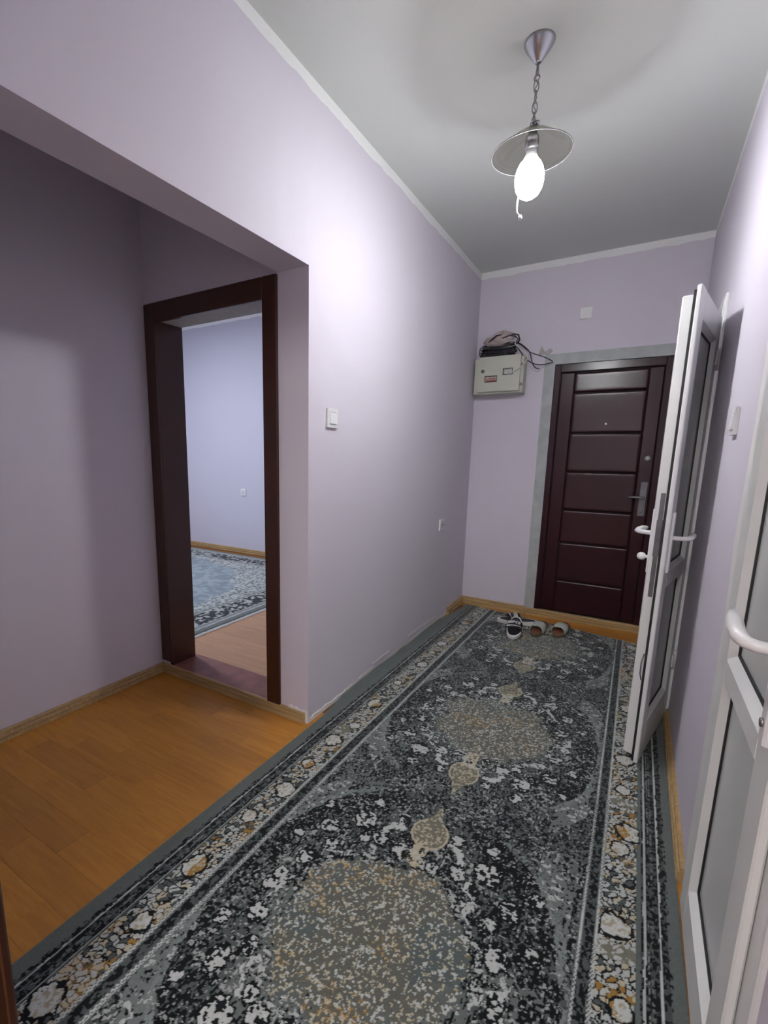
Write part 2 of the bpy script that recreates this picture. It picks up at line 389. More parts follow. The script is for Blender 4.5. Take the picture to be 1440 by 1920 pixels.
# grey plaster band round the entrance door
gb = MB(); gb.box(.505, .578, L_-.004, L_+.02, .05, 1.892); gb.box(.505, 1.365, L_-.004, L_+.02, 1.892, 1.965); gb.box(1.288, 1.365, L_-.004, L_+.02, .05, 1.892)
struct(gb, 'trim_3', M['plaster'], 'bare grey plaster band framing the maroon door', 'plaster')

# ------------------------------------------------------------------ brown doorway frame
fr = tag(empty('trim_4', (-.58, YP, 0)), 'dark brown painted frame of the doorway in the alcove', 'door frame', kind='structure')
def wpart(mb, name, m, parent, label=None):
    """part given in world coordinates under an unrotated parent at parent.location"""
    o = mb.build(name, m, parent); o.matrix_parent_inverse = Matrix.Translation(-Vector(parent.location))
    if label: o['label'] = label
    return o
c_ = .004
wpart(B(-1.008, -.93, YP-.012, YP+.004, .068, 1.948, c_), 'casing', M['brown'], fr)
wpart(B(-.236, -.157, YP-.012, YP+.004, .045, 1.948, c_), 'casing', M['brown'], fr)
wpart(B(-.93, -.236, YP-.012, YP+.004, 1.858, 1.948, c_), 'casing', M['brown'], fr)
wpart(B(OX0, -.933, YP+.004, YP+LT+.004, .04, 1.875), 'jamb', M['brown'], fr)
wpart(B(-.233, OX1, YP+.004, YP+.05, .04, 1.875), 'jamb', M['brown'], fr)
wpart(B(-.933, -.233, YP+.004, YP+.022, 1.863, OZ), 'head_lining', M['brown'], fr)
wpart(B(-.933, OX1, YP+.022, YP+LT, 1.868, OZ), 'head_soffit', M['plaster'], fr, 'bare grey underside of the door head')
wpart(B(-.233, OX1, YP+.05, YP+LT, .04, 1.875), 'jamb', M['wall_dark'], fr, 'unpainted rear half of the right jamb')
wpart(B(OX0, OX1, YP-.001, YP+LT+.03, .0, .046, .003), 'sill', M['sill'], fr, 'worn reddish painted wooden sill')
# frame the camera looks through
f2 = tag(empty('trim_5', (.3, .285, 0)), 'dark brown door frame edge at the lower left, nearest the camera', 'door frame', kind='structure')
wpart(B(.235, .315, .283, .300, 0, 2.09, .004), 'casing', M['brown'], f2)
wpart(B(NX1-.03, NX1+.05, .283, .300, 0, 2.09, .004), 'casing', M['brown'], f2)
wpart(B(.315, NX1-.03, .283, .300, 2.01, 2.09, .004), 'casing', M['brown'], f2)
wpart(B(NX0, .312, .105, .284, 0, NZ), 'jamb', M['brown'], f2)
wpart(B(NX1-.027, NX1, .105, .284, 0, NZ), 'jamb', M['brown'], f2)
wpart(B(.312, NX1-.027, .105, .284, 2.015, NZ), 'head_lining', M['brown'], f2)

# ------------------------------------------------------------------ entrance door
DY = L_+.012
ed = tag(empty('door_1', (.93, DY, .05)), 'shut maroon steel entrance door with six pressed grooves', 'door', kind='structure')
wpart(B(.577, .618, DY-.004, DY+.06, .05, 1.892, .003), 'frame_post', M['steel'], ed)
wpart(B(1.252, 1.292, DY-.004, DY+.06, .05, 1.892, .003), 'frame_post', M['steel'], ed)
wpart(B(.618, 1.252, DY-.004, DY+.06, 1.835, 1.892, .003), 'frame_head', M['steel'], ed)
wpart(B(.6, 1.27, DY+.02, DY+.05, .05, 1.86), 'leaf_back', M['steel_gap'], ed)
wpart(B(.623, .712, DY+.004, DY+.03, .056, 1.829, .004), 'stile', M['steel'], ed)
wpart(B(1.166, 1.247, DY+.004, DY+.03, .056, 1.829, .004), 'stile', M['steel'], ed)
gz = [.060, .306, .599, .847, 1.128, 1.404, 1.688, 1.827]
def pillow(x0, x1, z0, z1, y, b, t):
    """pressed sheet panel: rolled edges standing proud of the seam"""
    xs = [x0, x0+b*.35, x0+b, x0+b*2, x1-b*2, x1-b, x1-b*.35, x1]; zs = [z0, z0+b*.35, z0+b, z0+b*2.2, z1-b*2.2, z1-b, z1-b*.35, z1]
    hx = [0, .75, 1, .8, .8, 1, .75, 0]
    vs = [(x, y-t*min(hx[i], hx[j]), z) for i, x in enumerate(xs) for j, z in enumerate(zs)]
    n = 8; fs = [(i*n+j, (i+1)*n+j, (i+1)*n+j+1, i*n+j+1) for i in range(7) for j in range(7)]
    mb = MB(); mb.add(vs, fs, True); mb.box(x0, x1, y-.0001, y+.01, z0, z1); return mb
for a, b in zip(gz[:-1], gz[1:]):
    wpart(pillow(.715, 1.163, a+.003, b-.003, DY+.010, .012, .009), 'panel', M['steel'], ed)
lockp = wpart(B(1.190, 1.236, DY-.006, DY+.006, .835, 1.075, .004), 'handle_plate', M['pewter'], ed, 'worn grey metal handle plate')
lv = MB().tube([(1.216, DY-.005, .965), (1.216, DY-.035, .965), (1.213, DY-.048, .966), (1.200, DY-.052, .967), (1.16, DY-.052, .968), (1.128, DY-.048, .966)], [.011, .009, .009, .009, .0085, .008], 10)
wpart(lv, 'lever_handle', M['grey_metal'], lockp, 'grey metal lever pointing left')
wpart(MB().lathe([(.0, -.004), (.009, -.004), (.010, 0), (.010, .006)], (1.214, DY-.006, .872), 16, 'Y'), 'keyhole', M['chrome'], lockp)
wpart(MB().lathe([(0, -.010), (.012, -.010), (.021, -.006), (.023, 0), (.023, .006)], (1.213, DY+.004, 1.230), 24, 'Y').box(1.211, 1.215, DY-.008, DY+.0, 1.222, 1.24), 'upper_lock', M['grey_metal'], ed, 'round grey lock rosette')
wpart(MB().lathe([(0, -.006), (.006, -.007), (.011, -.004), (.012, 0), (.012, .004)], (.941, DY+.002, 1.466), 20, 'Y'), 'peephole', M['chrome'], ed)

# ------------------------------------------------------------------ white pvc doors
def pvc_door(name, label, loc, rz, wid, z0, z1, mirror=False, rail=(.735, .785), lowz=.17, stile=.085, topst=.10):
    """local frame: x from hinge to free edge, y = -depth (0 = flange face), z up"""
    d = tag(empty(name, loc, rz), label, 'door', kind='structure')
    mx = -1 if mirror else 1
    def P(mb, nm, m, par=None, lab=None):
        if mirror: mb.v = [(-x, y, z) for x, y, z in mb.v]
        o = mb.build(nm, m, par or d)
        if lab: o['label'] = lab
        return o
    T, G, BD = .015, .0245, .060
    xs0, xs1 = stile, wid-stile
    top = z1-topst
    def bar(x0, x1, a, b):   # flange bar + body bar
        mb = MB().box(x0, x1, -T, 0, a, b, .003)
        return mb
    ins = .030
    # sash members: stiles and rails (flange face)
    for nm, x0, x1, a, b in (('stile', 0, xs0, z0, z1), ('stile', xs1, wid, z0, z1)):
        mb = bar(x0, x1, a, b)
        bx0 = x0+(ins if x0 == 0 else .0); bx1 = x1-(ins if x1 == wid else .0)
        mb.box(bx0, bx1, -BD, -G, a+.018, b-.022, .004)
        if x1 == wid: mb.box(bx1-.006, bx1-.001, -BD+.012, -G-.004, a+.018, b-.022)
        P(mb, nm, M['pvc'])
    for nm, a, b in (('rail', z0, lowz), ('rail', rail[0], rail[1]), ('rail', top, z1)):
        mb = bar(xs0, xs1, a, b); mb.box(xs0, xs1, -BD, -G, a+(.018 if a == z0 else 0), b-(.022 if b == z1 else 0), .003)
        P(mb, nm, M['pvc'])
    # black rebate gasket running round between flange and body
    g = MB(); frame_rect(g, ins*.5, wid-ins*.45, -G-.0005, -T+.0005, z0+.012, z1-.012, .03)
    P(g, 'edge_gasket', M['gasket'])
    for a, b in ((lowz, rail[0]), (rail[1], top)):
        # sloping glazing beads on the flange face
        bd = .016; dp = .019; q = []
        o4 = [(xs0, a), (xs1, a), (xs1, b), (xs0, b)]; i4 = [(xs0+bd, a+bd), (xs1-bd, a+bd), (xs1-bd, b-bd), (xs0+bd, b-bd)]
        mb = MB(); vs = [(x, -.001, z) for x, z in o4]+[(x, -dp+.003, z) for x, z in i4]+[(x, -dp-.002, z) for x, z in i4]+[(x, -dp-.002, z) for x, z in o4]
        fs = []
        for k in range(4):
            k2 = (k+1) % 4
            fs += [(k, k2, 4+k2, 4+k), (4+k, 4+k2, 8+k2, 8+k), (8+k, 8+k2, 12+k2, 12+k), (12+k, 12+k2, k2, k)]
        mb.add(vs, fs); P(mb, 'glazing_bead', M['pvc'])
        mb = MB(); e = .005
        o4 = [(x, z) for x, z in i4]; n4 = [(xs0+bd+e, a+bd+e), (xs1-bd-e, a+bd+e), (xs1-bd-e, b-bd-e), (xs0+bd+e, b-bd-e)]
        vs = [(x, -dp+.0045, z) for x, z in o4]+[(x, -dp+.004, z) for x, z in n4]+[(x, -dp-.002, z) for x, z in n4]+[(x, -dp-.002, z) for x, z in o4]
        mb.add(vs, fs); P(mb, 'gasket', M['gasket'])
        P(MB().box(xs0+.006, xs1-.006, -.046, -dp, a+.006, b-.006), 'panel', M['pvc_panel'])
    return d, P
def lever(sx, out, x, z, s=1, length=.125, y0=0.0):
    """out = +1 away from the flange face; returns lever mesh; sx = direction along x"""
    y = lambda t: y0+out*t
    return MB().tube([(x, y(.0), z), (x, y(.03), z), (x+sx*.004, y(.043), z+.001), (x+sx*.016, y(.052), z+.002), (x+sx*.05, y(.054), z+.004), (x+sx*.09, y(.051), z+.005), (x+sx*length, y(.046), z+.004)],
                     [.010, .010, .0105, .0115, .012, .0115, .0085], 12, flat=.85)
# open door: hinge at the wall, free edge towards the camera
E2 = Vector((1.295-1.405, 2.12-2.65, 0)); A2 = math.atan2(E2.y, E2.x); W2 = E2.length
d2, P2 = pvc_door('door_2', 'open white plastic door leaf standing edge-on beside the entrance', (1.405, 2.65, 0), A2, W2, .016, 1.808, rail=(.73, .795))
bp = P2(MB().box(W2-.060, W2-.030, 0, .008, .80, 1.03, .003), 'handle_plate', M['white_pl'], lab='white plate on the wall side')
P2(lever(-1, 1, W2-.045, .935, y0=.006), 'lever_handle', M['white_pl'], bp)
bq = P2(MB().box(W2-.072, W2-.042, -.066, -.057, .79, 1.04, .003), 'handle_plate', M['white_pl'], lab='white plate on the entrance side')
P2(lever(-1, -1, W2-.057, .945, y0=-.062), 'lever_handle', M['white_pl'], bq)
P2(MB().tube([(W2-.057, -.06, .850), (W2-.057, -.078, .850)], .006, 8).lathe([(.0, -.009), (.010, -.008), (.016, 0), (.010, .008), (0, .009)], (W2-.057, -.088, .850), 14, 'X'), 'thumb_turn', M['white_pl'], bq)
P2(MB().box(W2-.034, W2-.0285, -.045, -.030, .70, 1.10).box(W2-.034, W2-.026, -.047, -.028, .86, 1.00, .001), 'lock_plate', M['pewter'], lab='grey metal lock strip in the door edge')
P2(MB().tube([(W2-.026, -.030, .36), (W2-.014, -.034, .39), (W2-.012, -.034, .44), (W2-.026, -.030, .47)], .0022, 6), 'latch_wire', M['grey_metal'])
for z in (.25, 1.60):
    P2(MB().tube([(-.006, .004, z), (-.006, .004, z+.09)], .009, 10).box(-.004, .03, -.002, .006, z+.015, z+.075, .001), 'hinge', M['white_pl'])
# its frame
f3 = tag(empty('trim_6', (W_, 2.95, 0)), 'white plastic frame in the wall behind the open door', 'door frame', kind='structure')
for a, b, z0, z1 in ((D2A-.0, D2A+.055, 0, D2T+.012), (D2B-.055, D2B, 0, D2T+.012), (D2A+.055, D2B-.055, D2T-.045, D2T+.012)):
    mb = B(W_-.010, W_+.06, a, b, z0, z1, .003)
    if z0 == 0: mb.box(W_-.014, W_-.009, a+.02 if a < 3 else a+.01, a+.028 if a < 3 else a+.018, z0, z1-.02)
    wpart(mb, 'frame_bar', M['pvc'], f3)
wpart(B(W_-.006, W_+.06, D2A+.055, D2B-.055, 0, .02, .002), 'frame_sill', M['pvc'], f3)
# shut door near the camera: hinges far, handle near
XS = 1.392
d3, P3 = pvc_door('door_3', 'shut white plastic door with grey panels at the right edge', (XS, 1.41, 0), PI/2, .53, .07, 1.86, mirror=True, rail=(.735, .785), lowz=.178, stile=.09)
b3 = P3(MB().box(.494, .526, 0, .013, .80, 1.03, .004), 'handle_plate', M['white_pl'])
P3(MB().tube([(.508, .01, .948), (.508, .034, .950), (.503, .046, .952), (.490, .052, .955), (.455, .053, .958), (.415, .050, .960), (.375, .046, .961)],
   [.0105, .0105, .011, .012, .0125, .012, .0095], 14, flat=.9), 'lever_handle', M['white_pl'], b3)
P3(MB().tube([(.510, .012, .835), (.510, .0165, .835)], .007, 12), 'lock_cylinder', M['grey_metal'], b3)
f4 = tag(empty('trim_7', (W_, 1.15, 0)), 'white plastic frame around the shut door by the camera', 'door frame', kind='structure')
for a, b, z0, z1 in ((.825, .895, 0, 1.93), (1.395, 1.515, 0, 1.93), (.895, 1.395, 1.845, 1.93), (.895, 1.395, 0, .085)):
    wpart(B(1.4085, W_+.06, a, b, z0, z1, .003), 'frame_bar', M['pvc'], f4)
struct(MB().prism([(1.50, 0), (1.575, 0), (1.572, .3), (1.585, .5), (1.58, .8), (1.62, 1.0), (1.60, 1.3), (1.61, 1.6), (1.60, 2.0), (.80, 2.0), (.80, 1.9), (1.50, 1.9)],
   lambda a, b, t: (t, a, b), W_-.0035, W_), 'trim_8', M['filler'], 'uneven white plaster border beside the shut plastic door', 'plaster')

# ------------------------------------------------------------------ pendant lamp
LX, LY = .743, 1.945
lp = tag(empty('pendant_lamp', (LX, LY, H_)), 'lit pendant lamp with smoked glass shade hanging on a chain from the ceiling', 'lamp')
def LP(mb, nm, m, lab=None, par=None):
    o = mb.build(nm, m, par or lp)
    if lab: o['label'] = lab
    return o
LP(MB().lathe([(.050, 0), (.050, -.004), (.047, -.010), (.040, -.022), (.030, -.036), (.019, -.050), (.013, -.058), (.010, -.062), (0, -.063)], n=40), 'ceiling_cup', M['chrome'])
LP(MB().tube([(0, 0, -.06), (0, 0, -.078), (0, 0, -.098)], [.0035, .0045, .0065], 10).tube([(.009*math.cos(t), 0, -.106+.009*math.sin(t)) for t in [i*PI/6 for i in range(12)]], .0022, 8, True), 'stem', M['grey_metal'])
zc = -.112
for k in range(4):
    hl = .019; cz = zc-hl-k*(2*hl-.006); ang = k*PI/2+.5
    pts = [(.0085*math.cos(t)*math.cos(ang), .0085*math.cos(t)*math.sin(ang), cz+hl*math.sin(t)) for t in [i*PI/8 for i in range(16)]]
    LP(MB().tube(pts, .0019, 7, True), 'chain_link', M['grey_metal'])
LP(MB().tube([(.004*math.sin(i*.9), .004*math.cos(i*.9), -.075-i*.0058) for i in range(27)], .0016, 6), 'flex', M['cable_g'])
LP(MB().lathe([(0, -.222), (.005, -.223), (.008, -.229), (.008, -.237), (.004, -.243)]).lathe([(0, -.007), (.008, -.005), (.009, 0), (.008, .005), (0, .007)], (.012, 0, -.244), 14).tube([(-.012, 0, -.262), (-.010, 0, -.240), (0, 0, -.232), (.010, 0, -.238), (.012, 0, -.262)], .0022, 8), 'hook', M['chrome'])
prof = [(.014, -.258), (.022, -.262), (.045, -.272), (.075, -.292), (.105, -.314), (.132, -.334)]
prof2 = [(a, b-.0022) for a, b in prof][::-1]
sh = LP(MB().lathe(prof+prof2+[prof[0]], n=64, cap=False), 'lamp_shade', M['glass'])
LP(MB().tube([(.1325*math.cos(t), .1325*math.sin(t), -.3352) for t in [i*PI/32 for i in range(64)]], .0015, 8, True), 'shade_rim', M['pewter'], None, sh)
bs = LP(MB().lathe([(0, -.250), (.013, -.252), (.015, -.262), (.015, -.275), (.021, -.283), (.023, -.300), (.022, -.322), (.0, -.323)], n=28), 'bulb_socket', M['grey_metal'])
LP(MB().lathe([(0, -.322), (.017, -.323), (.018, -.336), (.024, -.350), (.0, -.352)], n=28), 'bulb_collar', M['white_pl'], None, bs)
LP(MB().lathe([(0, -.350), (.021, -.351), (.034, -.364), (.043, -.382), (.048, -.404), (.048, -.424), (.043, -.446), (.033, -.463), (.017, -.474), (0, -.477)], n=36), 'bulb', M['bulb'], None, bs)
LP(MB().tube([(-.028, -.02, -.468), (-.031, -.022, -.500), (-.030, -.022, -.520), (-.020, -.02, -.536)], [.0022, .0026, .003, .003], 6).lathe([(0, -.010), (.004, -.008), (.0075, 0), (.004, .008), (0, .010)], (-.017, -.02, -.541), 10), 'dangling_tag', M['white_pl'], 'thin white strip hanging below the bulb')

# ------------------------------------------------------------------ meter box on the end wall
mbx = tag(empty('meter_box', (.2, L_, 1.70)), 'cream metal electricity meter box on the end wall beside the entrance', 'meter box')
wpart(MB().box(.022, .384, L_-.105, L_, 1.697, 1.955, .004), 'case', M['box'], mbx)
YF = L_-.130
# lid with two window openings, assembled from strips around them
lid = MB(); X = [.058, .112, .199, .243, .309, .362]; Z = [1.712, 1.782, 1.824, 1.828, 1.870, 1.963]
holes = {(1, 1), (3, 3)}
cols = [.058, .112, .199, .243, .309, .362]; rows = [1.712, 1.782, 1.824, 1.828, 1.870, 1.963]
for i in range(5):
    for j in range(5):
        if (i, j) in holes: continue
        lid.box(cols[i], cols[i+1], YF, YF+.022, rows[j], rows[j+1])
wpart(lid, 'lid', M['box'], mbx)
wpart(frame_rect(MB(), .110, .201, YF-.002, YF+.001, 1.780, 1.826, .003), 'window_rim', M['hole'], mbx)
wpart(frame_rect(MB(), .241, .311, YF-.002, YF+.001, 1.826, 1.872, .003), 'window_rim', M['hole'], mbx)
wpart(B(.112, .199, YF+.014, YF+.018, 1.782, 1.824), 'meter_window', M['dial'], mbx)
wpart(B(.118, .190, YF+.011, YF+.015, 1.786, 1.796).box(.122, .186, YF+.012, YF+.015, 1.806, 1.809), 'meter_strip', M['red'], mbx)
wpart(B(.243, .309, YF+.014, YF+.018, 1.828, 1.870), 'breaker_window', M['cable_w'], mbx)
wpart(MB().lathe([(0, -.004), (.008, -.004), (.0125, -.001), (.0125, .004)], (.093, YF, 1.862), 18, 'Y'), 'lid_lock', M['pewter'], mbx)
for z in (1.745, 1.880): wpart(MB().tube([(.370, YF+.014, z), (.370, YF+.014, z+.022)], .005, 8).box(.362, .382, YF+.018, YF+.026, z+.003, z+.019), 'lid_hinge', M['grey_metal'], mbx)
# coil of black cable resting on the box
ck = random.Random(7)
coil = MB()
for k in range(11):
    cx, cy, cz = .186+ck.uniform(-.006, .006), L_-.075+ck.uniform(-.01, .01), 1.972+.0065*k
    a_, b_ = .122+ck.uniform(-.012, .008), .048+ck.uniform(-.006, .006); ph = ck.uniform(0, 6)
    coil.tube([(cx+a_*math.cos(t), cy-b_*math.sin(t)-.006*math.sin(t)*(k % 3), cz+.004*math.sin(3*t+ph)-.010*(math.sin(t) > 0)*math.sin(t)) for t in [i*PI/14 for i in range(28)]], .0042, 6, True)
coil.tube([(.062, L_-.09, 1.965), (.052, L_-.10, 1.99), (.053, L_-.10, 2.03), (.075, L_-.09, 2.050), (.12, L_-.085, 2.048)], .004, 6)
tag(coil.build('cable_coil', M['cable_b']), 'flattened coil of black cable lying on top of the meter box', 'cable', 'cables on the meter box')
bag = MB(); n1, n2 = 22, 14
vs = []; bk = np.random.RandomState(3).rand(n1, n2)
for i in range(n1):
    for j in range(n2):
        t = 2*PI*i/n1; p = PI*j/(n2-1)
        k = 1+.22*(bk[i, j]-.5)*math.sin(p)+.10*math.sin(3*t+2*p)*math.sin(p)
        zz = math.cos(p)
        w = .105*(1-.38*max(0, zz))
        vs.append((.190+w*math.sin(p)*math.cos(t)*k+.02*zz, L_-.078+.050*math.sin(p)*math.sin(t)*k, 2.090+.056*zz*k))
bag.add(vs, [(i*n2+j, ((i+1) % n1)*n2+j, ((i+1) % n1)*n2+j+1, i*n2+j+1) for i in range(n1) for j in range(n2-1)], True)
tag(bag.build('plastic_bag', M['bag']), 'crumpled cloudy plastic bag piled on the cable coil', 'bag')
tag(MB().tube([(.125, L_-.135, 2.065), (.15, L_-.136, 2.085), (.18, L_-.137, 2.105), (.215, L_-.134, 2.11)], [.006, .012, .011, .005], 8, flat=.5)
    .tube([(.22, L_-.13, 2.085), (.27, L_-.125, 2.100), (.305, L_-.10, 2.095), (.325, L_-.09, 2.075), (.300, L_-.10, 2.045), (.26, L_-.12, 2.045)], .0045, 6)
    .tube([(.270, L_-.11, 2.100), (.29, L_-.10, 2.112), (.325, L_-.09, 2.105), (.335, L_-.09, 2.07), (.325, L_-.1, 2.05)], .006, 6).build('plug_lead', M['cable_b']),
    'short black plug lead tangled in the plastic bag', 'cable', 'cables on the meter box')
def cable(nm, pts, r_, m, lab):
    P_ = [Vector(p) for p in pts]; out = []
    for i in range(len(P_)-1):
        p0 = P_[max(0, i-1)]; p1 = P_[i]; p2 = P_[i+1]; p3 = P_[min(len(P_)-1, i+2)]
        for t in (0, .25, .5, .75): out.append(.5*((2*p1)+(p2-p0)*t+(2*p0-5*p1+4*p2-p3)*t*t+(3*p1-p0-3*p2+p3)*t**3))
    out.append(P_[-1])
    tag(MB().tube(out, r_, 7).build(nm, m), lab, 'cable', 'cables on the meter box')
y6 = L_-.06
cable('cable', [(.26, y6, 2.045), (.30, y6, 2.056), (.34, y6-.01, 2.040), (.379, y6, 2.006), (.417, y6, 1.977), (.475, y6+.01, 1.955), (.526, y6+.02, 1.932), (.562, y6+.03, 1.907), (.520, y6+.03, 1.896), (.466, y6+.02, 1.894), (.414, y6, 1.914), (.368, y6, 1.955), (.335, y6, 2.001), (.30, y6, 2.044)], .0034, M['cable_b'], 'black cable looping far out to the right of the meter box')
cable('cable', [(.27, y6, 2.052), (.31, y6-.01, 2.060), (.353, y6, 2.036), (.399, y6, 1.992), (.417, y6, 1.95), (.430, y6, 1.905), (.452, y6+.01, 1.872), (.474, y6+.02, 1.866)], .0036, M['cable_b'], 'black cable with a loose end hanging right of the meter box')
cable('cable', [(.30, L_-.10, 2.045), (.33, L_-.105, 2.02), (.366, L_-.105, 1.991), (.405, L_-.105, 1.955), (.399, L_-.12, 1.915), (.381, L_-.135, 1.882), (.345, L_-.145, 1.856), (.305, L_-.142, 1.840), (.275, L_-.128, 1.843)], .0042, M['cable_w'], 'white cable bending down into the upper window of the meter box')
cable('cable', [(.385, L_-.012, 1.90), (.41, L_-.012, 1.885), (.439, L_-.012, 1.858), (.468, L_-.012, 1.851), (.484, L_-.012, 1.873), (.53, L_-.012, 1.893), (.57, L_-.01, 1.905)], .0028, M['cable_w'], 'thin white cable running along the wall to the entrance frame')
cable('cable', [(.20, L_-.10, 2.05), (.24, L_-.12, 2.056), (.285, L_-.11, 2.066), (.31, L_-.10, 2.055), (.30, L_-.09, 2.03), (.33, L_-.08, 2.03)], .0035, M['cable_w'], 'white wire wrapped around the neck of the cable bundle')
tag(MB().tube([(.10, L_-.03, 2.06), (.14, L_-.03, 2.12), (.19, L_-.03, 2.165), (.215, L_-.03, 2.168), (.25, L_-.03, 2.13), (.29, L_-.03, 2.06)], .0022, 6).build('wire', M['cable_w']), 'thin pale wire arching over the plastic bag', 'cable', 'cables on the meter box')
# bent metal bracket above the door frame
br = MB().prism([(.452, 1.966), (.474, 2.030), (.500, 1.984), (.495, 1.968)], lambda a, b, t: (a, L_-t, b), .0, .004)
br.prism([(.497, 1.970), (.500, 1.984), (.538, 2.008), (.552, 1.988), (.520, 1.962)], lambda a, b, t: (a, L_-t, b), .003, .008)
tag(br.build('metal_bracket', M['bracket']), 'small bent metal bracket fixed at the corner of the grey door band', 'bracket')
# blank cover plate above the entrance
cvp = tag(empty('cover_plate', (.748, L_, 2.217)), 'square white blank cover plate high above the entrance door', 'cover plate')
wpart(MB().box(.707, .789, L_-.010, L_, 2.176, 2.258, .004), 'plate', M['white_pl'], cvp)
wpart(MB().box(.712, .784, L_-.0125, L_-.008, 2.181, 2.253, .003), 'cap', M['white_pl'], cvp)

# ------------------------------------------------------------------ switches and sockets
def local(mb, nm, m, par, lab=None):
    o = mb.build(nm, m, par)
    if lab: o['label'] = lab
    return o
def rocker(name, loc, rz, label, w=.082, h=.082, two=False):
    # local: x along wall, -y out of wall
    s = tag(empty(name, loc, rz), label, 'switch')
    local(frame_rect(MB().box(-w/2+.004, w/2-.004, -.006, 0, -h/2+.004, h/2-.004), -w/2, w/2, -.011, -.002, -h/2, h/2, .015), 'frame', M['white_pl'], s)
    local(MB().box(-w/2+.0145, w/2-.0145, -.008, -.004, -h/2+.0145, h/2-.0145), 'gap', M['cable_g'], s)
    hw, hh = w/2-.0165, h/2-.0165
    if two: spans = [(-hw, -.001), (.001, hw)]
    else: spans = [(-hw, hw)]
    for a, b in spans:
        vs = [(a, -.007, -hh), (b, -.007, -hh), (b, -.007, hh), (a, -.007, hh), (a, -.0165, -hh), (b, -.0165, -hh), (b, -.0115, hh), (a, -.0115, hh)]
        local(MB().add(vs, [(0, 1, 2, 3), (4, 5, 6, 7), (0, 1, 5, 4), (1, 2, 6, 5), (2, 3, 7, 6), (3, 0, 4, 7)]), 'rocker', M['white_pl'], s)
    return s
rocker('light_switch', (0, 1.827, 1.383), PI/2, 'white single rocker switch on the left wall near the opening')
rocker('light_switch', (W_, 1.925, 1.34), -PI/2, 'white two-rocker switch on the right wall between the plastic doors', two=True)
def socket(name, loc, rz, label):
    s = tag(empty(name, loc, rz), label, 'socket')
    local(frame_rect(MB(), -.040, .040, -.010, 0, -.040, .040, .012), 'frame', M['white_pl'], s)
    local(MB().box(-.029, .029, -.012, 0, -.029, .029, .002), 'plate', M['white_pl'], s)
    local(MB().lathe([(.0, .008), (.0185, .008), (.0195, -.001), (.0215, -.0015), (.0215, .002)], (0, -.0125, 0), 24, 'Y'), 'well', M['cable_g'], s)
    local(MB().tube([(-.0095, -.016, 0), (-.0095, -.004, 0)], .0028, 8).tube([(.0095, -.016, 0), (.0095, -.004, 0)], .0028, 8), 'pin_holes', M['hole'], s)
    return s
socket('wall_socket', (0, 3.30, .742), PI/2, 'white single socket low on the left corridor wall')
socket('wall_socket', (-2.832, 4.285, .775), 0, 'white socket on the far wall of the room beyond the doorway')

# ------------------------------------------------------------------ slippers
def outline(n, L0, w_heel, w_ball, w_toe, side=1):
    """closed sole outline, x along the foot (toe at +L0/2)"""
    pts = []
    for i in range(n):
        t = 2*PI*i/n; c, s_ = math.cos(t), math.sin(t)
        x = L0/2*(abs(c)**.86)*(1 if c > 0 else -1)
        q = (x/L0)+.5
        w = w_heel+(w_ball-w_heel)*min(1, max(0, (q-.15)/.5))**1.3
        if q > .8: w += (w_toe-w_ball)*(q-.8)/.2
        y = w*(abs(s_)**.80)*(1 if s_ > 0 else -1)+side*.006*math.sin(PI*q)
        pts.append((x, y))
    return pts
def sole(mb, ol, layers):
    n = len(ol); vs = []
    for z, k in layers: vs += [(x*k, y*k, z) for x, y in ol]
    fs = [(a*n+i, a*n+(i+1) % n, (a+1)*n+(i+1) % n, (a+1)*n+i) for a in range(len(layers)-1) for i in range(n)]
    mb.add(vs, fs, True); o = len(mb.v)-n*len(layers)
    mb.f += [tuple(o+i for i in range(n))[::-1], tuple(o+(len(layers)-1)*n+i for i in range(n))]; mb.sm += [False, False]
    return mb
def strap_pt(s_, t, W, x0, x1, zb, hgt, off=0, skew=0.0):
    """s_ across -1..1, t along foot 0..1"""
    a = s_*PI*.5*1.0
    e = .70
    y = (W+off)*math.copysign(abs(math.sin(a))**e, s_); z = zb+(hgt*(1-.16*t)+off)*abs(math.cos(a))**.78
    x = x0+(x1-x0)*t+skew*s_
    return (x, y, z)
def strap(W, x0, x1, zb, hgt, th=.004, jag=0, seed=1):
    rr_ = random.Random(seed); mb = MB(); nS, nT = 24, 6; vs = []
    jg = [rr_.uniform(-jag, jag) for _ in range(nS+1)]
    for off in (0, th):
        for i in range(nS+1):
            for j in range(nT+1):
                p = strap_pt(-1+2*i/nS, j/nT, W, x0, x1, zb, hgt, off)
                vs.append((p[0]+(jg[i] if j == nT else 0), p[1], p[2]))
    N = (nS+1)*(nT+1); q = lambda i, j, o: o*N+i*(nT+1)+j; fs = []
    for i in range(nS):
        for j in range(nT):
            fs += [(q(i, j, 0), q(i, j+1, 0), q(i+1, j+1, 0), q(i+1, j, 0)), (q(i, j, 1), q(i+1, j, 1), q(i+1, j+1, 1), q(i, j+1, 1))]
    for i in range(nS): fs += [(q(i, 0, 0), q(i+1, 0, 0), q(i+1, 0, 1), q(i, 0, 1)), (q(i, nT, 0), q(i, nT, 1), q(i+1, nT, 1), q(i+1, nT, 0))]
    for j in range(nT): fs += [(q(0, j, 0), q(0, j, 1), q(0, j+1, 1), q(0, j+1, 0)), (q(nS, j, 0), q(nS, j+1, 0), q(nS, j+1, 1), q(nS, j, 1))]
    return mb.add(vs, fs, True)
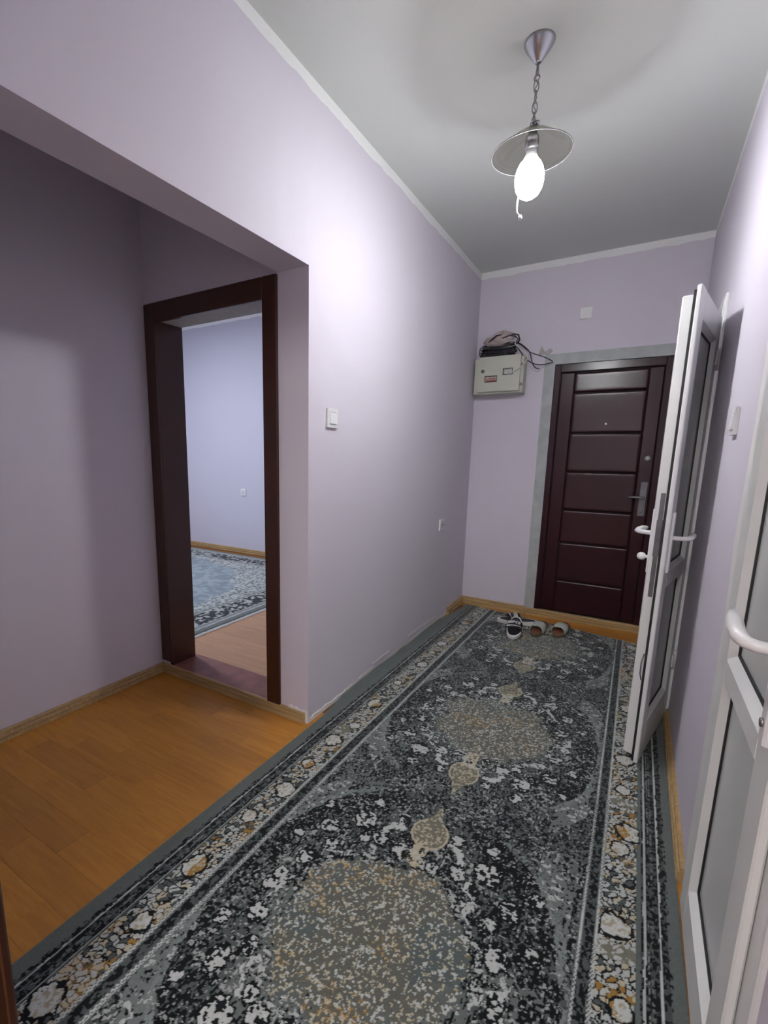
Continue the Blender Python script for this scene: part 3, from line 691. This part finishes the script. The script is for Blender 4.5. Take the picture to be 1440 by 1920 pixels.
LET = {'N': [[(0, 0), (.26, 0), (.26, 1), (0, 1)], [(.26, 1), (0, 1), (.60, 0), (.86, 0)], [(.60, 0), (.86, 0), (.86, 1), (.60, 1)]],
       'I': [[(0, 0), (.27, 0), (.27, 1), (0, 1)]],
       'K': [[(0, 0), (.26, 0), (.26, 1), (0, 1)], [(.26, .36), (.60, 1), (.92, 1), (.42, .42)], [(.30, .62), (.62, 0), (.94, 0), (.46, .68)]],
       'E': [[(0, 0), (.26, 0), (.26, 1), (0, 1)], [(.26, 0), (.72, 0), (.72, .22), (.26, .22)], [(.26, .39), (.66, .39), (.66, .61), (.26, .61)], [(.26, .78), (.72, .78), (.72, 1), (.26, 1)]]}
WID = {'N': .95, 'I': .36, 'K': .98, 'E': .76}
SW = [(0.02, .20), (.10, .05), (.20, 0), (.34, .03), (1.0, .36), (.36, .20), (.20, .20), (.13, .28), (.12, .42)]
def split_poly(poly, n=5):
    out = []
    for i in range(len(poly)):
        a, b = poly[i], poly[(i+1) % len(poly)]
        for k in range(n): out.append((a[0]+(b[0]-a[0])*k/n, a[1]+(b[1]-a[1])*k/n))
    return out
def on_strap(mb, poly, fn):
    p = split_poly(poly, 4); n = len(p)
    cx = sum(a for a, b in p)/n; cy = sum(b for a, b in p)/n
    vs = [fn(a, b, .0066) for a, b in p]+[fn(a, b, .0038) for a, b in p]+[fn(cx, cy, .0066)]
    fs = [(i, (i+1) % n, n+(i+1) % n, n+i) for i in range(n)]+[((i+1) % n, i, 2*n) for i in range(n)]
    mb.add(vs, fs)
def slide(label, loc, rz, pitch=0, roll=0):
    s = tag(empty('slide_sandal', loc, rot=(roll, pitch, rz)), label, 'slipper', 'black slides with white rims')
    ol = outline(48, .285, .042, .052, .047)
    local(sole(MB(), ol, [(0, .96), (.004, .99), (.016, 1.0), (.026, 1.0), (.030, .985), (.030, .90), (.027, .885)]), 'sole', M['rubber_w'], s)
    local(sole(MB(), ol, [(.024, .875), (.0285, .872), (.0295, .86)]), 'footbed', M['rubber_b'], s)
    A = dict(W=.050, x0=-.012, x1=.072, zb=.020, hgt=.050)
    st_ = local(strap(**A), 'strap', M['rubber_b'], s)
    # lettering reads from the toe: across = -y direction, up = towards the heel
    txt = MB(); tw = sum(WID[c] for c in 'NIKE')
    fn = lambda a, b, o: strap_pt(a, b, .050, -.012, .072, .020, .050, o)
    x = 0
    for c in 'NIKE':
        for poly in LET[c]:
            q = [((-.50+.90*((x+px+py*.18)/tw)), .52-.32*py) for px, py in poly]
            on_strap(txt, q, fn)
        x += WID[c]
    on_strap_sw = [((-.62+1.35*px), .90-.62*py) for px, py in SW]
    tri = [on_strap_sw[i] for i in range(len(SW))]
    # swoosh as a fan of quads between its lower and upper edge
    low = [(0.02, .24), (.08, .06), (.20, 0), (.34, .03), (.56, .12), (.78, .22), (1.0, .36)]
    upp = [(0.02, .26), (.12, .46), (.14, .28), (.24, .18), (.44, .20), (.72, .27), (1.0, .37)]
    for (a, b, c, d) in zip(low[:-1], low[1:], upp[1:], upp[:-1]):
        on_strap(txt, [((-.62+1.30*px), .93-.62*py) for px, py in (a, b, c, d)], fn)
    local(txt, 'strap_lettering', M['rubber_w'], st_, 'white raised lettering and check mark')
    return s
slide('black slide with white rim and lettering, lying on top of its pair', (.548, 3.372, .0385), -PI/2+.12, .20, .0)
slide('black slide with white rim, lying sideways under the other slide', (.520, 3.610, .0095), PI+.34)
def sandal(label, loc, rz):
    s = tag(empty('sandal', loc, rot=(0, 0, rz)), label, 'slipper', 'brown sandals with pale green straps')
    ol = outline(44, .250, .033, .041, .036)
    local(sole(MB(), ol, [(0, .97), (.004, 1.0), (.020, 1.0), (.024, .985)]), 'sole', M['sandal_sole'], s)
    local(sole(MB(), ol, [(.022, .96), (.0265, .955), (.0275, .94)]), 'insole', M['sandal_brown'], s)
    local(strap(W=.0425, x0=-.020, x1=.066, zb=.016, hgt=.052, th=.004, jag=.005, seed=3), 'strap', M['sandal_strap'], s)
    local(MB().tube([(-.086, -.0335, .024), (-.095, -.030, .036), (-.105, -.018, .044), (-.110, 0, .046), (-.105, .018, .044), (-.095, .030, .036), (-.086, .0335, .024)], .004, 8), 'heel_rim', M['sandal_brown'], s)
    return s
sandal('brown sandal with pale green strap, beside the black slides', (.688, 3.510, .0095), -PI/2-.14)
sandal('brown sandal with pale green strap, nearest the plastic door', (.822, 3.572, .0095), -PI/2-.17)

# ------------------------------------------------------------------ rugs: woven pattern as coloured pile geometry
class Noise:
    def __init__(s, seed): s.r = np.random.RandomState(seed); s.t = s.r.rand(256, 256)
    def v(s, x, y):
        xi = np.floor(x).astype(int); yi = np.floor(y).astype(int); fx = x-xi; fy = y-yi
        fx = fx*fx*(3-2*fx); fy = fy*fy*(3-2*fy)
        g = lambda a, b: s.t[a & 255, b & 255]
        return (g(xi, yi)*(1-fx)+g(xi+1, yi)*fx)*(1-fy)+(g(xi, yi+1)*(1-fx)+g(xi+1, yi+1)*fx)*fy
    def f(s, x, y, o=3):
        a = 0; w = 0; k = 1
        for i in range(o): a = a+k*s.v(x*2**i+17*i, y*2**i+31*i); w += k; k *= .55
        return a/w
def worley(x, y, seed):
    r_ = np.random.RandomState(seed); jx = r_.rand(256, 256); jy = r_.rand(256, 256); idt = r_.rand(256, 256)
    xi = np.floor(x).astype(int); yi = np.floor(y).astype(int)
    f1 = np.full(x.shape, 9.); f2 = f1.copy(); ids = np.zeros(x.shape)
    for a in (-1, 0, 1):
        for b in (-1, 0, 1):
            cx, cy = xi+a, yi+b; px = cx+.15+.7*jx[cx & 255, cy & 255]; py = cy+.15+.7*jy[cx & 255, cy & 255]
            d = np.hypot(x-px, y-py); idd = idt[cx & 255, cy & 255]
            n = d < f1; f2 = np.where(n, f1, np.minimum(f2, d)); ids = np.where(n, idd, ids); f1 = np.where(n, d, f1)
    return f1, f2, ids
GREY = np.array(lin('#6c7472')); DGREY = np.array(lin('#4d5554')); BLACK = np.array(lin('#0a0e10')); WHI = np.array(lin('#c9cecb')); CREAM = np.array(lin('#bdb49c'))
GOLD = np.array(lin('#94733a')); TAUPE = np.array(lin('#7d7d6f')); BLUE = np.array(lin('#4a5a60'))
def put(C, m, c): C[m] = c
def hall_rug_colors(X, Y):
    n1, n2, n3 = Noise(1), Noise(2), Noise(5)
    wob = (n1.f(X*60, Y*60, 2)-.5)
    kx = np.clip((Y-1.5)/2.3, 0, 1)
    bl = [.0, .030, .080, .0905, .132, .140, .230, .247, .277, .297]; can = [-.01, 0, .05, .0605, .102, .11, .20, .217, .247, .267]
    br_ = [1.42, 1.402, 1.370, 1.353, 1.321, 1.300, 1.219, 1.206, 1.183, 1.172]
    XL = X-.022*kx; XR = X+.012*kx
    dl = np.interp(XL, bl, can); dr = np.interp(-XR, [-b for b in br_], can)
    left = X < .716
    d = np.where(left, dl, dr)
    d = d+wob*.0016
    C = np.empty(X.shape+(3,)); C[:] = GREY*.80
    fine = n1.f(X*150, Y*110, 2); fine2 = n2.f(X*95, Y*120, 2); low = n3.f(X*5, Y*5, 3); vf = n1.f(X*165+7, Y*140, 2); mid = n2.f(X*22, Y*22, 3)
    # --- outer plain band and mottled guard bands
    g1 = (d > .049) & (d < .107); C[g1] = DGREY*.9
    put(C, g1 & (fine > .47), BLACK*1.2); put(C, (d > .042) & (d <= .050) & (fine > .60), BLACK)
    put(C, (d > .078) & (d < .086) & (fine2 > .58), GREY*.9)
    put(C, (np.abs(d-.0605) < .0019), WHI*.80); put(C, (np.abs(d-.102) < .0017), WHI*.68)
    put(C, (np.abs(d-.092) < .0012) & (fine2 > .5), WHI*.4)
    # --- flower band
    fb = (d > .107) & (d < .203)
    f1, f2, ids = worley(X/.0145+wob*1.6, Y/.018+wob*1.4, 11)
    lowb = n3.f(X*3+9, Y*6.5, 2)
    base = np.where((lowb > .74)[..., None], TAUPE*.85, BLACK*1.3)
    C[fb] = base[fb]
    cell = fb & ((f2-f1) > .16) & (f1 < .62)
    gold_area = n2.v(X*8+3, Y*7) > .52
    cc = np.where((ids < .50)[..., None], WHI*.72, np.where((ids < .74)[..., None], CREAM*.85, np.where(((ids < .86) & gold_area)[..., None], GOLD, DGREY)))
    sel = cell & ((lowb <= .74) | (ids < .45)); C[sel] = cc[sel]
    put(C, fb & (lowb > .50) & (lowb < .60) & gold_area & (vf > .42) & ~sel, GOLD*.8)
    sp = (np.abs(d-.108) < .0022); put(C, sp, DGREY*1.4)
    for (cx, ys, golds) in ((.186, [.40, .633, .832, 1.07, 1.24, 1.407, 1.60, 1.748, 1.975, 2.24, 2.537, 2.74, 2.916, 3.15, 3.4, 3.65], 2),
                            (1.262, [.86, 1.08, 1.30, 1.60, 1.69, 1.92, 2.135, 2.4, 2.62, 2.87, 3.1, 3.35, 3.55], 1)):
        for k, yy in enumerate(ys):
            x0 = cx+(.012 if k % 3 == 1 else -.008)+.018*(yy-1.5)/2.3*(1 if cx < .5 and yy > 1.5 else 0)
            rr_ = .031 if k % 2 == 0 else .022
            e = np.hypot((X-x0)/rr_, (Y-yy)/(rr_*1.15))+(n1.f(X*70, Y*70, 2)-.5)*.7
            put(C, fb & (e < 1.28) & (e > 1.0), BLACK); m = fb & (e <= 1.0)
            C[m] = WHI*.86; put(C, m & (fine > .60), CREAM*.72)
            if k % 3 == golds: put(C, m & ((X-x0)*(1 if cx < .5 else -1)+(mid-.5)*.05 > .006) & (fine < .58), GOLD*1.05)
    # --- twisted double chains
    for c0, w_ in ((.2085, .0085), (.257, .0095)):
        ph = Y/.0125*PI+np.where(left, 0, 1.3)
        s1 = np.abs(d-(c0+w_*.42*np.sin(ph))) < .0020; s2 = np.abs(d-(c0-w_*.42*np.sin(ph))) < .0020
        core = np.abs(d-c0) < w_*.62
        put(C, core, DGREY); put(C, s1 | s2, WHI*.78)
    g2 = (d > .217) & (d < .248); C[g2] = DGREY; put(C, g2 & (fine > .48), BLACK*1.4)
    # --- field
    fl = d > .266
    CX = .722; per = 1.16; yc = .93+per*np.round((Y-.93)/per); dy = Y-yc; dx = X-CX
    # skew: the panels lean a little
    wl_ = (n3.f(X*9, Y*9, 3)-.5)
    s = (np.abs(dx)/.435)**2.3+(np.abs(dy)/.545)**2.3+wl_*.16
    R_ = np.hypot(dx/.235, dy/.255)+wl_*.42+(n1.f(X*42, Y*42, 2)-.5)*.30
    dens = .36+.10*(low-.5)*4
    sector = np.clip(.5+.9*(n3.v(X*4.1+5, Y*4.3+2)-.35), 0, 1)
    inner = (s < 1)
    dd_ = np.where(inner, .32+.62*np.clip((s-.36)/.42, 0, 1)*sector, .50)
    dd_ = np.where((R_ > 1) & (R_ < 1.5) & (np.abs(dx) < .3) & (dy > 0), np.maximum(dd_, .66), dd_)
    dd_ = dd_+(mid-.5)*.55
    blot = n1.f(X*150+wl_*3, Y*112, 2)*.66+n2.f(X*240, Y*170, 1)*.34
    C[fl] = (DGREY*1.05)[None]
    gl = fl & (low > .60); C[gl] = GREY*.80
    put(C, fl & (blot < .31+.345*dd_), BLACK*1.1)
    # tiny light flecks
    fk = n2.f(X*150+40, Y*130, 2); clus = n3.f(X*15+3, Y*15, 2)
    put(C, fl & (fk > .735-.16*np.clip(clus-.42, 0, 1)*2), WHI*.55)
    # corner pieces outside the panels
    cor = fl & (s > 1.0) & (s < 1.45) & (np.abs(dx) > .33) & (np.abs(dx) < .43)
    put(C, cor & (blot > .36), GREY*.95)
    f1b, f2b, idb = worley(X/.022+wob*2, Y/.024, 21)
    put(C, cor & (f1b < .30) & (idb < .55), WHI*.7)
    put(C, fl & (s > 1.0) & (s < 1.12) & (fk > .50) & (np.abs(dx) > .22), GREY*1.25)
    # medallion
    md = fl & (R_ < 1.0)
    C[md] = (TAUPE*.35+GREY*.27); put(C, md & (R_ > .72) & (n3.f(X*11, Y*11, 2) > .5), GREY*.72); lowm = n3.v(X*7, Y*7)
    put(C, md & (lowm > .62), DGREY*1.25)
    put(C, md & (vf > .68), CREAM*.85); put(C, md & (fk > .69), WHI*.78)
    put(C, md & (vf > .58) & (vf < .66) & (n2.v(X*9+8, Y*12+2) > .62) & (n1.v(X*30, Y*30) > .45), GOLD*1.1)
    # pendants
    for sg in (1, -1):
        yy = dy-sg*.40; pe = np.hypot(dx/.052, yy/.062)+wl_*.3
        tip = (np.abs(dx) < .030*(1-np.clip((sg*dy-.44)/.10, 0, 1))+.004*wob) & (sg*dy > .44) & (sg*dy < .54)
        neck = (np.abs(dx) < .024) & (sg*dy > .25) & (sg*dy < .36)
        a_ = fl & ((pe < 1.0) | tip); put(C, fl & (pe < 1.12), CREAM*.85); put(C, a_, TAUPE*.78); put(C, a_ & (fk > .60), CREAM*.85)
        put(C, fl & neck & (fk > .42), CREAM*.9)
        for e_ in (-1, 1):   # crescents hugging the pendant
            q = np.hypot((dx-e_*.085)/.040, (sg*dy-.335)/.045); ang = np.arctan2(sg*dy-.335, e_*(dx-e_*.085))
            put(C, fl & (np.abs(q-1+wl_*.8+(fine-.5)*.5) < .24) & (ang > -.6) & (ang < 1.9), WHI*.82)
    # big white blossoms with dark veins, mirrored about both axes
    for (bx, by, br2) in ((.205, .345, .034), (.125, .300, .024), (.290, .255, .026), (.090, .42, .018), (.285, .11, .026), (.315, .02, .018), (.345, .335, .016), (.20, .435, .020), (.17, .27, .016), (.245, .19, .02), (.36, .17, .018), (.055, .28, .018)):
        for e_ in (-1, 1):
            for sg in (-1, 1):
                q = np.hypot((dx-e_*bx)/br2, (dy-sg*by)/(br2*1.1))+(n1.f(X*85, Y*85, 2)-.5)*.9
                m = fl & (q < 1.0); put(C, m, WHI*.80); put(C, m & (fine2 > .54), BLACK*2); put(C, fl & (q >= 1.0) & (q < 1.22), BLACK)
    # scrolls around the medallion
    ang = np.arctan2(dy, dx); scr = np.abs(R_-1.22-.09*np.sin(ang*8)) < .05*np.clip(np.sin(ang*8+1.1), 0, 1)
    put(C, fl & scr & (fine > .36), WHI*.78)
    put(C, fl & (np.abs(R_-1.10) < .045) & (f1b < .33) & (idb < .6), WHI*.72)
    # yarn tone
    C *= (0.90+.22*n1.v(X*330, Y*330))[..., None]
    return C
def pile(name, xs_fn, ys, nx, colfn, zfn, mat_, label, und=.0):
    t = np.linspace(0, 1, nx); Y = np.repeat(ys[:, None], nx, 1); X = xs_fn(t[None, :], Y)
    Yw = Y
    if callable(und): Yw = und(X, Y)
    C = colfn(X, Yw); Z = zfn(X, Yw, C)
    ny = len(ys); V = np.stack([X, Yw, Z], -1).reshape(-1, 3)
    idx = np.arange(nx*ny).reshape(ny, nx)
    Q = np.stack([idx[:-1, :-1], idx[:-1, 1:], idx[1:, 1:], idx[1:, :-1]], -1).reshape(-1, 4)
    # skirt and flat underside
    ring = np.concatenate([idx[0, :], idx[1:, -1], idx[-1, -2::-1], idx[-2:0:-1, 0]])
    lo = V[ring].copy(); lo[:, 2] = np.minimum(lo[:, 2]-.007, lo[:, 2]); k0 = len(V); n = len(ring)
    sk = np.stack([ring, k0+np.arange(n), k0+(np.arange(n)+1) % n, np.roll(ring, -1)], -1)
    V = np.vstack([V, lo]); CC = np.vstack([C.reshape(-1, 3), np.tile(DGREY, (n, 1))]); F = np.vstack([Q, sk])
    me = bpy.data.meshes.new(name); me.vertices.add(len(V)); me.vertices.foreach_set('co', V.ravel().astype(np.float32))
    me.loops.add(F.size); me.loops.foreach_set('vertex_index', F.ravel().astype(np.int32))
    me.polygons.add(len(F)); me.polygons.foreach_set('loop_start', np.arange(0, F.size, 4, dtype=np.int32))
    me.polygons.foreach_set('loop_total', np.full(len(F), 4, dtype=np.int32)) if False else None
    me.update(calc_edges=True)
    at = me.color_attributes.new('weave', 'FLOAT_COLOR', 'POINT')
    at.data.foreach_set('color', np.hstack([CC, np.ones((len(CC), 1))]).ravel().astype(np.float32))
    me.materials.append(mat_); o = bpy.data.objects.new(name, me); COL.objects.link(o)
    return o
def rug_mat(name):
    m, nt, b = new_mat(name); a = nd(nt, 'ShaderNodeAttribute', attribute_name='weave')
    tc = nd(nt, 'ShaderNodeTexCoord'); n = nd(nt, 'ShaderNodeTexNoise'); n.inputs['Scale'].default_value = 420; n.inputs['Detail'].default_value = 2
    nt.links.new(tc.outputs['Object'], n.inputs['Vector'])
    mr = nd(nt, 'ShaderNodeMapRange'); mr.inputs[3].default_value = .72; mr.inputs[4].default_value = 1.28; nt.links.new(n.outputs[0], mr.inputs[0])
    mx = nd(nt, 'ShaderNodeVectorMath', operation='SCALE'); nt.links.new(a.outputs['Color'], mx.inputs[0]); nt.links.new(mr.outputs[0], mx.inputs['Scale'])
    nt.links.new(mx.outputs[0], b.inputs['Base Color']); b.inputs['Roughness'].default_value = .85; b.inputs['Specular IOR Level'].default_value = .15
    b.inputs['Sheen Weight'].default_value = .25; b.inputs['Sheen Roughness'].default_value = .4
    bp = nd(nt, 'ShaderNodeBump'); bp.inputs['Strength'].default_value = .35; bp.inputs['Distance'].default_value = .002
    nt.links.new(n.outputs[0], bp.inputs['Height']); nt.links.new(bp.outputs[0], b.inputs['Normal'])
    return m
RM = rug_mat('woven_pile')
ys = [.32]
while ys[-1] < 3.87: ys.append(ys[-1]+.0024+.0011*max(0, ys[-1]-.6))
ys = np.array(ys); ys = .32+(ys-.32)*(3.55/(ys[-1]-.32))
def hx(t, Y):
    k = np.clip((Y-1.70)/.25, 0, 1)*np.clip((3.60-Y)/.3, 0, 1)
    xl = .030-.016*k+.03*np.clip((Y-3.5)/.4, 0, 1); xr = 1.402-.014*np.clip((Y-1.1)/2.6, 0, 1)
    return xl+(xr-xl)*t
def hy(X, Y): return Y-np.clip((Y-3.0)/.87, 0, 1)*np.clip(X-.06, 0, 2)*.185
nzr = Noise(9)
def hz(X, Y, C):
    lum = C.mean(-1); z = .0075+.0009*np.clip(lum*6, 0, 1)+.0010*(nzr.f(X*3, Y*3, 2)-.5)
    k = np.clip((Y-1.75)/.2, 0, 1)*np.clip((3.55-Y)/.2, 0, 1)*np.clip((.075-X)/.06, 0, 1)
    return z+k**2*(.012+.010*nzr.v(X*0+2, Y*9))
hr = pile('runner_rug', hx, ys, 470, hall_rug_colors, hz, RM, '', hy)
tag(hr, 'long black and grey oriental runner rug with cream medallions on the corridor floor', 'rug')
# rug in the room beyond
def room_rug_colors(X, Y):
    n1, n2, n3 = Noise(31), Noise(32), Noise(33)
    d = np.minimum(-1.215-X, 4.14-Y)+(n1.f(X*50, Y*50, 2)-.5)*.01
    C = np.empty(X.shape+(3,)); C[:] = GREY*1.0; fine = n1.f(X*70, Y*70, 2); f = n2.f(X*40, Y*40, 2)
    put(C, (d > .045) & (d < .07), WHI*.7)
    b = (d > .10) & (d < .30); C[b] = DGREY*.7; put(C, b & (fine > .50), BLACK*2); put(C, b & (f > .56), WHI*.75)
    put(C, (d >= .085) & (d <= .105), WHI*.62); put(C, (d >= .30) & (d < .345), WHI*.62); put(C, (d >= .318) & (d < .328), DGREY)
    fl = d >= .345; e = ((X+2.95)/1.30)**2+((Y-2.25)/1.46)**2+(n3.f(X*9, Y*9, 3)-.5)*.35
    C[fl] = (np.array(lin('#7f8c94')))[None]; put(C, fl & (n3.f(X*14, Y*24, 2) > .55), np.array(lin('#92a0a6')))
    co = fl & (e > 1.0); C[co] = GREY*1.0; put(C, co & (fine > .46), WHI*.85); put(C, co & (e > 1.28) & (fine < .52), GREY*.9)
    put(C, fl & (e > 1.28) & (f > .58), WHI*.8)
    C *= (0.92+.18*n1.v(X*200, Y*200))[..., None]
    return C
ry = np.linspace(1.95, 4.14, 300)
rr2 = pile('room_rug', lambda t, Y: -3.6+(2.39)*t+0*Y, ry, 330, room_rug_colors, lambda X, Y, C: .039+.001*C.mean(-1), RM, '')
tag(rr2, 'blue grey rug with floral border and white fringe in the room beyond', 'rug')
fk_ = random.Random(5); fg = MB()
for i in range(560):
    y = 1.955+i*.0039
    fg.box(-1.214, -1.214+.040+fk_.uniform(-.006, .006), y, y+.0026, .0305, .0335+fk_.uniform(0, .003))
fo = fg.build('fringe', mat('white_fringe', (.74, .74, .71), .8), rr2); fo['kind'] = 'stuff'; fo['label'] = 'white fringe along the short edge'
